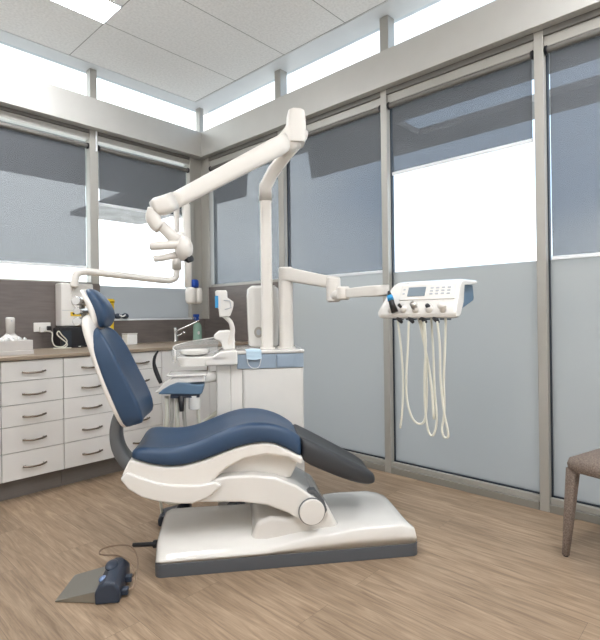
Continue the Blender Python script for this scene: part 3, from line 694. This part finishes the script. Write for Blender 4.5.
# tall white housing
t2 = thing('water_bottle_housing', 'tall rounded white housing with oval emblem on top of the treatment unit', 'housing', (.56, 1.0, .948), 'L')
rings = [sring((.56, .99, z), (1, 0, 0), (0, 1, 0), a, .075, 4.5, 28) for z, a in ((.950, .085), (.962, .098), (1.10, .104), (1.28, .108), (1.325, .102), (1.345, .08))]
finish(loft(BM(), rings), 'housing_shell', M['white'], t2, smooth=True)
bm = BM(); lathe(bm, (.525, .914, 1.045), [(.028, .004), (.028, -.001), (.024, -.003)], 28, 'y', 1.25); e = finish(bm, 'oval_emblem', M['satin'], t2, smooth=True)
bm = BM(); lathe(bm, (.525, .911, 1.045), [(.015, .001), (.014, -.003)], 20, 'y', 1.25); finish(bm, 'emblem_centre', M['key'], e, smooth=True)
finish(box(BM(), .665, .675, .95, 1.03, .96, 1.32), 'dark_side_seam', M['gasket'], t2, bev=.003)
# mask
t3 = thing('face_mask', 'pale blue surgical mask hanging over the front of the unit drawer', 'face mask', (.47, .64, .86), 'L')
bm = BM()
gr = []
for i in range(9):
    u = i/8; row = []
    for j in range(7):
        v = j/6
        s = .435+.088*v; 
        if u < .35: p = V(s-.005*(1-u), .675-.045*(u/.35)-.0, .953+.004*math.sin(v*PI)) if u < .34 else V(s, .634, .95)
        else: p = V(s+.004*(u-.35), .633-.010*math.sin(v*PI)-.003*math.sin(u*20), .95-(u-.35)*.075*(1+.12*math.sin(v*PI)))
        row.append(bm.verts.new(p))
    gr.append(row)
for i in range(8):
    for j in range(6): bm.faces.new((gr[i][j], gr[i+1][j], gr[i+1][j+1], gr[i][j+1]))
finish(bm, 'mask_cloth', M['mask'], t3, smooth=True, solid=.002)
bm = BM(); tube(bm, [(.44, .632, .905), (.448, .630, .868), (.475, .630, .846), (.507, .630, .853), (.522, .632, .90)], .0022, 6, 5); finish(bm, 'ear_loop', M['paper'], t3, smooth=True)

# assistant console
t = thing('assistant_console', 'assistant console with blue panel and hanging suction hoses left of the unit', 'console', (.1, .6, .7), 'L')
prof = [(-.045, .728), (-.02, .752), (.03, .80), (.06, .818), (.20, .822), (.212, .835), (.205, .838), (.05, .838), (.0, .815), (-.04, .775), (-.065, .74)]
bm = BM(); prism(bm, [(-.062, .742), (-.02, .79), (.02, .815), (.05, .825), (.205, .825), (.205, .79), (.16, .79), (.06, .785), (.0, .765), (-.03, .742)], .50, .68); finish(bm, 'console_cover', M['white'], t, bev=.008, seg=3)
bm = BM(); loft(bm, [rrect(.0, .215, .49, .70, .02, z) for z in (.824, .836)]); finish(bm, 'console_shelf', M['white'], t, bev=.003)
bm = BM(); prism(bm, [(-.045, .735), (-.02, .76), (.02, .782), (.06, .795), (.11, .790), (.16, .780), (.20, .782), (.192, .735), (.18, .725), (.10, .728), (.0, .732)], .488, .66); finish(bm, 'console_panel', M['bluepanel2'], t, bev=.008, seg=3)
bm = BM(); box(bm, .02, .175, .50, .64, .708, .73); finish(bm, 'hose_holder', M['navy'], t, bev=.003)
bm = BM(); tube(bm, [(.19, .60, .80), (.24, .66, .80), (.28, .70, .80)], .03, 12, flat=.6); finish(bm, 'mounting_arm', M['white'], t, smooth=True)
for i, (s, r_, z0) in enumerate(((-.005, .012, .46), (.022, .011, .44), (.050, .012, .45), (.088, .011, .48), (.165, .010, .5))):
    bm = BM(); tube(bm, [(s, .54, .715), (s, .54, .60), (s+.006*(i-2), .56, .52), (s+.01*(i-2), .60, z0-.02), (s+.03, .66, z0+.0), (.15, .72, .5), (.29, .72, .6)], r_, 10, 5); finish(bm, 'suction_hose', M['hosegrey'] if i % 2 else M['hose'], t, smooth=True)
bm = BM(); cyl(bm, (.075, .51, .72), (.078, .51, .635), .017, .012, 14); finish(bm, 'handpiece_socket', M['blackp'], t, smooth=True)
bm = BM(); lathe(bm, (.145, .53, .64), [(.026, 0), (.032, .004), (.032, .07), (.034, .078)], 18); finish(bm, 'filter_cup', M['white'], t, smooth=True)
bm = BM(); tube(bm, [(-.032, .52, .79), (-.046, .52, .825), (-.060, .52, .865), (-.067, .52, .90), (-.062, .52, .935), (-.044, .52, .968)], [.010, .012, .012, .009, .008, .004], 12, 4); finish(bm, 'suction_handpiece', M['blackp'], t, smooth=True)

# ================================================================== OPERATING LIGHT (frame L)
t = thing('operating_light', 'white operating light with tall post and jointed arm reaching over the headrest', 'lamp', (.57, .80, .948), 'L')
bm = BM(); loft(bm, [rrect(.538, .606, .765, .835, .015, z) for z in (.948, 1.915)]); finish(bm, 'post', M['lampwhite'], t, smooth=False, bev=.002)
bm = BM(); loft(bm, [rrect(.528, .616, .755, .845, .02, z) for z in (.946, .956)]); finish(bm, 'post_collar', M['lampwhite'], t, bev=.002)
bm = BM()
tube(bm, [(.572, .80, 1.86), (.572, .80, 1.95), (.62, .77, 2.04), (.70, .70, 2.13), (.765, .63, 2.19)], [.040, .040, .038, .036, .036], 16, e=4); finish(bm, 'post_elbow', M['lampwhite'], t, smooth=True)
# elbow housing
bm = BM(); tube(bm, [(.63, .56, 2.10), (.69, .56, 2.15), (.742, .56, 2.21), (.750, .56, 2.225)], [.054, .064, .070, .062], 20, flat=.8, e=3); finish(bm, 'elbow_housing', M['lampwhite'], t, smooth=True)
bm = BM(); loft(bm, [sring((.733, .56, z), (1, 0, 0), (0, 1, 0), a, .055, 5, 22) for z, a in ((2.13, .044), (2.14, .050), (2.22, .056), (2.30, .050), (2.316, .046), (2.322, .03))]); finish(bm, 'elbow_cap', M['lampwhite'], t, smooth=True)
bm = BM(); tube(bm, [(.69, .555, 2.15), (.62, .53, 2.105), (.1, .36, 1.765), (.04, .345, 1.73)], [.054, .054, .042, .042], 20, flat=.75, e=3); finish(bm, 'balance_arm', M['lampwhite'], t, smooth=True)
bm = BM(); tube(bm, [(.07, .355, 1.748), (.03, .345, 1.725), (-.02, .335, 1.708), (-.04, .33, 1.70)], [.045, .048, .046, .034], 20, e=3); finish(bm, 'arm_knuckle', M['lampwhite'], t, smooth=True)
bm = BM(); tube(bm, [(-.028, .335, 1.70), (-.035, .335, 1.655), (-.02, .335, 1.62), (.0, .335, 1.60)], [.034, .038, .036, .030], 18, 4); finish(bm, 'yoke', M['lampwhite'], t, smooth=True)
bm = BM(); tube(bm, [(.0, .34, 1.62), (.06, .35, 1.56), (.10, .35, 1.52)], [.028, .032, .034], 16); finish(bm, 'swivel_link', M['lampwhite'], t, smooth=True)
bm = BM(); ball(bm, (.115, .35, 1.50), .045, .06, .065); ball(bm, (.095, .38, 1.56), .03, .035, .035, 14, 8); finish(bm, 'lamp_head', M['lampwhite'], t, smooth=True)
bm = BM(); tube(bm, [(.15, .33, 1.525), (.05, .325, 1.515), (-.045, .32, 1.508), (-.05, .32, 1.508)], [.026, .022, .022, .017], 16); finish(bm, 'lamp_handle', M['lampwhite'], t, smooth=True)
bm = BM(); tube(bm, [(.10, .36, 1.475), (.0, .355, 1.452), (-.034, .352, 1.448), (-.038, .352, 1.447)], [.019, .017, .017, .013], 16); finish(bm, 'lamp_handle', M['lampwhite'], t, smooth=True)
bm = BM(); tube(bm, [(.115, .34, 1.46), (.14, .34, 1.445), (.15, .33, 1.45)], .02, 12); finish(bm, 'grip_end', M['blackp'], t, smooth=True)

# ================================================================== INSTRUMENT ARM + TRAY
t = thing('tray_support_stand', 'thick white post with two hinged horizontal arms carrying the instrument tray', 'arm', (.69, .80, .948), 'L')
bm = BM(); loft(bm, [rrect(.648, .735, .76, .85, .03, z) for z in (.948, 1.44)] + [rrect(.652, .731, .764, .846, .03, 1.45)]); finish(bm, 'post', M['lampwhite'], t, smooth=False, bev=.002)
bm = BM(); loft(bm, [rrect(.638, .745, .75, .86, .035, z) for z in (.946, .956)]); finish(bm, 'post_collar', M['lampwhite'], t, bev=.002)
bm = BM(); loft(bm, [sring(c_, (0, 1, 0), (0, 0, 1), w_, h_, 6, 20) for c_, w_, h_ in (((.655, .80, 1.405), .04, .040), ((.70, .78, 1.405), .04, .042), ((.90, .62, 1.35), .038, .036), ((.965, .57, 1.335), .036, .036))]); finish(bm, 'upper_arm', M['lampwhite'], t, smooth=True)
bm = BM(); loft(bm, [sring((.945, .575, z), (1, 0, 0), (0, 1, 0), a, a, 3, 20) for z, a in ((1.225, .03), (1.235, .040), (1.36, .040), (1.37, .034))]); finish(bm, 'arm_joint', M['lampwhite'], t, smooth=True)
bm = BM(); loft(bm, [sring((.985, .50, z), (1, 0, 0), (0, 1, 0), a, a, 3, 20) for z, a in ((1.235, .028), (1.245, .036), (1.30, .036), (1.31, .03))]); tube(bm, [(.94, .56, 1.26), (.985, .50, 1.27)], .03, 12); finish(bm, 'arm_hinge', M['lampwhite'], t, smooth=True)
bm = BM(); loft(bm, [sring(c_, (0, 1, 0), (0, 0, 1), w_, h_, 5, 20) for c_, w_, h_ in (((.985, .50, 1.272), .028, .026), ((1.08, .34, 1.275), .03, .030), ((1.16, .24, 1.275), .03, .03))]); finish(bm, 'lower_arm', M['lampwhite'], t, smooth=True)

# tray: local x = along front edge (left to right), y = depth away from viewer
t = thing('instrument_tray', 'white dentist instrument tray with screen and hanging hoses at the end of the arm', 'instrument tray', (.2, .1, 1.13), 'T')
TW = .385
pf = [(0, 1.132), (-.006, 1.15), (.004, 1.18), (.03, 1.235), (.055, 1.285), (.075, 1.302), (.11, 1.310), (.28, 1.312), (.285, 1.300), (.12, 1.285), (.11, 1.285), (.095, 1.20), (.055, 1.14), (.03, 1.128)]
rings = []
for x, k in ((-.012, .80), (0, .95), (.012, 1), (TW-.012, 1), (TW, .98), (TW+.012, .93)):
    rings.append([V(x+(.055*(z-1.132)/.17 if x < .1 else .0), .05+(y-.05)*k, 1.21+(z-1.21)*k) for y, z in pf])
bm = loft(BM(), rings); body = finish(bm, 'tray_housing', M['white'], t, bev=.004, seg=2)
bm = BM(); prism(bm, [(.07, 1.16), (.105, 1.288), (.25, 1.288), (.262, 1.225), (.255, 1.212)], .03, TW-.005, 'x')
finish(bm, 'side_panel', M['bluepanel2'], t, bev=.003)
# console plate on slanted face
def fp(x, z, off=0):   # point on slanted front
    y = .004+(z-1.18)*(.026/.055) if z < 1.235 else .03+(z-1.235)*.5
    nrm = V(0, -.89, .45)
    return V(x, y, z)+nrm*off
def slab(bm, x0, x1, z0, z1, o0, o1):
    vs = [fp(x, z, o) for o in (o0, o1) for z in (z0, z1) for x in (x0, x1)]
    vs = [bm.verts.new(p) for p in vs]
    for f in ((0, 1, 3, 2), (4, 6, 7, 5), (0, 4, 5, 1), (2, 3, 7, 6), (0, 2, 6, 4), (1, 5, 7, 3)): bm.faces.new([vs[i] for i in f])
    return bm
pl = finish(slab(BM(), .105, .385, 1.215, 1.288, -.002, .005), 'control_panel', M['white'], t, bev=.003)
finish(slab(BM(), .145, .235, 1.232, 1.275, .004, .0075), 'display_screen', M['screen'], pl, bev=.001)
for r_ in range(3):
    for c_ in range(4):
        if r_ == 0 and c_ == 0: pass
        finish(slab(BM(), .258+c_*.028, .274+c_*.028, 1.238+r_*.014, 1.244+r_*.014, .004, .0065), 'key', M['key'], pl)
for r_ in range(2): finish(slab(BM(), .118, .130, 1.243+r_*.02, 1.249+r_*.02, .004, .0065), 'key', M['key'], pl)
# handpieces
xs = [.07, .135, .20, .268, .335]
for i, x in enumerate(xs):
    bm = BM(); cyl(bm, (x+.0, .02, 1.185), (x+.004, -.012, 1.165), (.017 if i else .016), .015, 18); finish(bm, 'instrument_holder', M['white'], t, smooth=True)
bm = BM(); tube(bm, [(.100, -.016, 1.160), (.084, -.014, 1.20), (.070, -.010, 1.235), (.060, .0, 1.262)], [.017, .014, .013, .006], 14); hp = finish(bm, 'handpiece', M['blackp'], t, smooth=True)
bm = BM(); tube(bm, [(.078, -.012, 1.215), (.068, -.009, 1.24)], [.0155, .015], 14); finish(bm, 'blue_ring', M['sticker'], hp, smooth=True)
bm = BM(); cyl(bm, (.132, .0, 1.175), (.128, -.028, 1.195), .006, .008, 10); finish(bm, 'handpiece', M['blackp'], t, smooth=True)
bm = BM(); cyl(bm, (.20, .0, 1.175), (.195, -.026, 1.20), .016, .012, 14); finish(bm, 'handpiece', M['satin'], t, smooth=True)
bm = BM(); cyl(bm, (.268, .0, 1.178), (.268, -.02, 1.19), .012, .010, 12); finish(bm, 'handpiece', M['blackp'], t, smooth=True)
bm = BM(); ball(bm, (.335, -.012, 1.185), .02, .016, .016, 14, 8); finish(bm, 'handpiece', M['white'], t, smooth=True)
hx = [.115, .175, .24, .30]
for x in hx:
    bm = BM(); tube(bm, [(x-.012, .01, 1.132), (x, .006, 1.122), (x+.012, .004, 1.108)], [.012, .012, .007], 10); finish(bm, 'hose_coupling', M['blackp'], t, smooth=True)
bm = BM()
for k in range(9): box(bm, .08+k*.034, .094+k*.034, .004, .02, 1.121, 1.128)
finish(bm, 'vent_slots', M['gasket'], t)
H = [
 [(.100, .01, 1.12), (.115, .01, 1.0), (.125, .01, .85), (.125, .0, .70), (.112, .0, .60)],
 [(.165, .0, 1.115), (.158, .0, 1.0), (.148, .0, .85), (.150, .0, .74), (.175, .0, .66), (.205, .01, .632), (.232, .02, .66), (.238, .03, .80), (.225, .04, 1.0), (.205, .05, 1.13)],
 [(.245, .0, 1.115), (.25, .0, 1.0), (.235, .01, .85), (.232, .02, .72), (.245, .02, .61), (.27, .02, .585), (.285, .03, .66), (.272, .04, .8), (.262, .05, 1.0), (.25, .06, 1.13)],
 [(.308, .0, 1.115), (.318, .0, 1.0), (.315, .01, .85), (.330, .01, .70), (.345, .02, .60), (.325, .02, .585), (.310, .03, .62), (.318, .04, .70)],
 [(.335, .03, 1.128), (.330, .03, 1.0), (.322, .03, .85), (.318, .04, .70)],
 [(.195, .04, 1.13), (.235, .04, .95), (.262, .03, .80), (.275, .02, .66)],
]
for p in H[:3]:
    finish(tube(BM(), p, .0055, 10, 6), 'instrument_hose', M['hose'], t, smooth=True)
finish(tube(BM(), H[3]+[V(.322, .03, .85), V(.330, .03, 1.0), V(.335, .03, 1.128)], .0055, 10, 6), 'instrument_hose', M['hose'], t, smooth=True)
finish(tube(BM(), H[5], .006, 10, 6), 'instrument_hose', M['hose'], t, smooth=True)

# ================================================================== FOOT PEDAL (frame L)
t = thing('foot_pedal', 'silver plate foot control pedal with dark blue housing at lower left on the floor', 'pedal', (-.2, -.04, 0), 'L')
bm = BM()
pl = [[V(-.372, -.115, .0), V(-.355, .085, .0), V(-.355, .085, .006), V(-.372, -.115, .006)], [V(-.19, -.155, .0), V(-.185, .055, .0), V(-.185, .055, .055), V(-.19, -.155, .052)]]
pl[0][0].z = pl[0][1].z = .001; pl[1][0].z = pl[1][1].z = .001
loft(bm, pl); finish(bm, 'pedal_plate', M['aluplate'], t, bev=.003)
bm = BM(); pr = [(-.205, .0), (-.207, .05), (-.19, .078), (-.165, .092), (-.13, .088), (-.112, .06), (-.110, .0)]
loft(bm, [[V(s+(-.0 if n_ else 0), n, z*k+.001) for s, z in pr] for n, k, n_ in ((-.165, .85, 0), (-.155, .95, 0), (-.06, 1.0, 0), (.0, 1.0, 0), (.045, .95, 0), (.055, .85, 0))]); finish(bm, 'pedal_housing', M['navy'], t, bev=.008, seg=3)
bm = BM(); ball(bm, (-.185, -.11, .075), .018, .02, .012, 16, 8); finish(bm, 'round_button', mat('button_blue', (120, 140, 175), .3), t, smooth=True)
bm = BM(); ball(bm, (-.17, -.03, .092), .026, .045, .012, 16, 8); finish(bm, 'rocker_button', M['navy'], t, smooth=True)
bm = BM(); box(bm, -.112, -.085, -.13, -.10, .01, .035); finish(bm, 'cable_socket', M['navy'], t, bev=.004)
bm = BM(); box(bm, -.112, -.085, -.05, -.02, .02, .045); finish(bm, 'cable_socket', M['navy'], t, bev=.004)
bm = BM(); tube(bm, [(-.09, -.115, .022), (-.068, -.11, .03), (-.06, -.07, .06), (-.068, .0, .10), (-.11, .06, .125), (-.18, .09, .12), (-.235, .09, .11), (-.245, .07, .10), (-.22, .05, .10), (-.15, .03, .10), (-.10, .0, .08), (-.075, -.03, .05), (-.09, -.035, .032)], .004, 8, 7); finish(bm, 'hoop_cable', mat('bronze_cable', (142, 122, 104), .35, .6), t, smooth=True)

# ================================================================== VISITOR CHAIR
t = thing('visitor_chair', 'brown tweed upholstered chair with fabric wrapped legs by the right windows', 'chair', (.22, -.21, 0), 'V')
x0, x1, y0, y1 = 0, .44, -.46, 0
bm = BM(); rings = []
for z, q in ((.412, .02), (.42, .004), (.445, 0), (.468, .006), (.48, .03), (.486, .08)): rings.append(rrect(x0+q, x1-q*.3, y0+q, y1-q, .05, z))
loft(bm, rings); finish(bm, 'seat', M['fabricchair'], t, smooth=True)
def leg(xa, ya, xb, yb):
    bm = BM(); loft(bm, [rrect(x-a, x+a, y-a, y+a, a*.45, z, 3) for x, y, z, a in ((xb, yb, .006, .013), ((xa*.4+xb*.6), (ya*.4+yb*.6), .17, .019), (xa, ya, .425, .025))])
    l = finish(bm, 'leg', M['fabricchair'], t, smooth=True)
    finish(cyl(BM(), (xb, yb, 0), (xb, yb, .008), .011, m=12), 'foot_pad', M['blackp'], l)
leg(.035, -.03, .038, .012); leg(.035, -.425, .02, -.46); leg(.40, -.03, .41, .012); leg(.40, -.425, .41, -.46)
bm = BM(); loft(bm, [[V(p.x, p.y-k, p.z) for p in rrect(.02, .43, -.46, -.415, .02, z)] for z, k in ((.42, 0), (.62, .03), (.80, .07))] + [[V(p.x, p.y-.075, p.z) for p in rrect(.04, .41, -.452, -.42, .015, .83)]]); finish(bm, 'backrest', M['fabricchair'], t, smooth=True)

# ================================================================== LIGHT
w = bpy.data.worlds.new('World'); SC.world = w; w.use_nodes = True; nt = w.node_tree; nt.nodes.clear()
N, L = nt.nodes.new, nt.links.new
out = N('ShaderNodeOutputWorld'); bg = N('ShaderNodeBackground'); tc = N('ShaderNodeTexCoord')
mp = N('ShaderNodeMapping'); mp.inputs['Scale'].default_value = (1, 1, 2.5); L(tc.outputs['Generated'], mp.inputs['Vector'])
nz = N('ShaderNodeTexNoise'); nz.inputs['Scale'].default_value = 1.6; nz.inputs['Detail'].default_value = 3; nz.inputs['Roughness'].default_value = .5; L(mp.outputs[0], nz.inputs['Vector'])
# more open blue towards +X (seen through the side windows), cloud white to the rear
sx = N('ShaderNodeSeparateXYZ'); L(tc.outputs['Generated'], sx.inputs[0])
ma = N('ShaderNodeMath'); ma.operation = 'SUBTRACT'; L(sx.outputs[0], ma.inputs[0]); L(sx.outputs[1], ma.inputs[1])
mb = N('ShaderNodeMath'); mb.operation = 'MULTIPLY_ADD'; mb.inputs[1].default_value = -.16; L(ma.outputs[0], mb.inputs[0]); L(nz.outputs['Fac'], mb.inputs[2])
cr = N('ShaderNodeValToRGB'); e = cr.color_ramp.elements
e[0].position = .30; e[0].color = (.44, .52, .64, 1); e[1].position = .66; e[1].color = (1.0, 1.0, 1.0, 1)
L(mb.outputs[0], cr.inputs[0]); L(cr.outputs[0], bg.inputs[0]); bg.inputs[1].default_value = 1.6
L(bg.outputs[0], out.inputs[0])
if True:
  sd = bpy.data.lights.new('Sun', 'SUN'); sd.energy = 4; sd.angle = math.radians(6); sd.color = (1, .96, .9)
  so = bpy.data.objects.new('Sun', sd); COL.objects.link(so); so.rotation_euler = V(-.5, -.46, 1).to_track_quat('Z', 'Y').to_euler()

# ================================================================== CAMERA
f, cx, cy = 486.78, 300.0, 314.16
yaw, pitch, roll = [math.radians(a) for a in (46.984, 0.140, -0.722)]
fw = V(math.sin(yaw)*math.cos(pitch), math.cos(yaw)*math.cos(pitch), math.sin(pitch))
r0 = V(math.cos(yaw), -math.sin(yaw), 0); u0 = r0.cross(fw)
rt = r0*math.cos(roll)+u0*math.sin(roll); u = -r0*math.sin(roll)+u0*math.cos(roll)
cd = bpy.data.cameras.new('Camera'); cam = bpy.data.objects.new('Camera', cd); COL.objects.link(cam)
mw = Matrix((rt, u, -fw)).transposed().to_4x4(); mw.translation = V(0, 0, 1.15); cam.matrix_world = mw
cd.sensor_fit = 'VERTICAL'; cd.sensor_height = 24; cd.lens = 24*f/640; cd.shift_y = (cy-320)/640; cd.clip_start = .02
SC.camera = cam
SC.view_settings.view_transform = 'Standard'; SC.view_settings.look = 'None'; SC.view_settings.gamma = 1
SC.view_settings.use_curve_mapping = False; SC.view_settings.exposure = 1.15
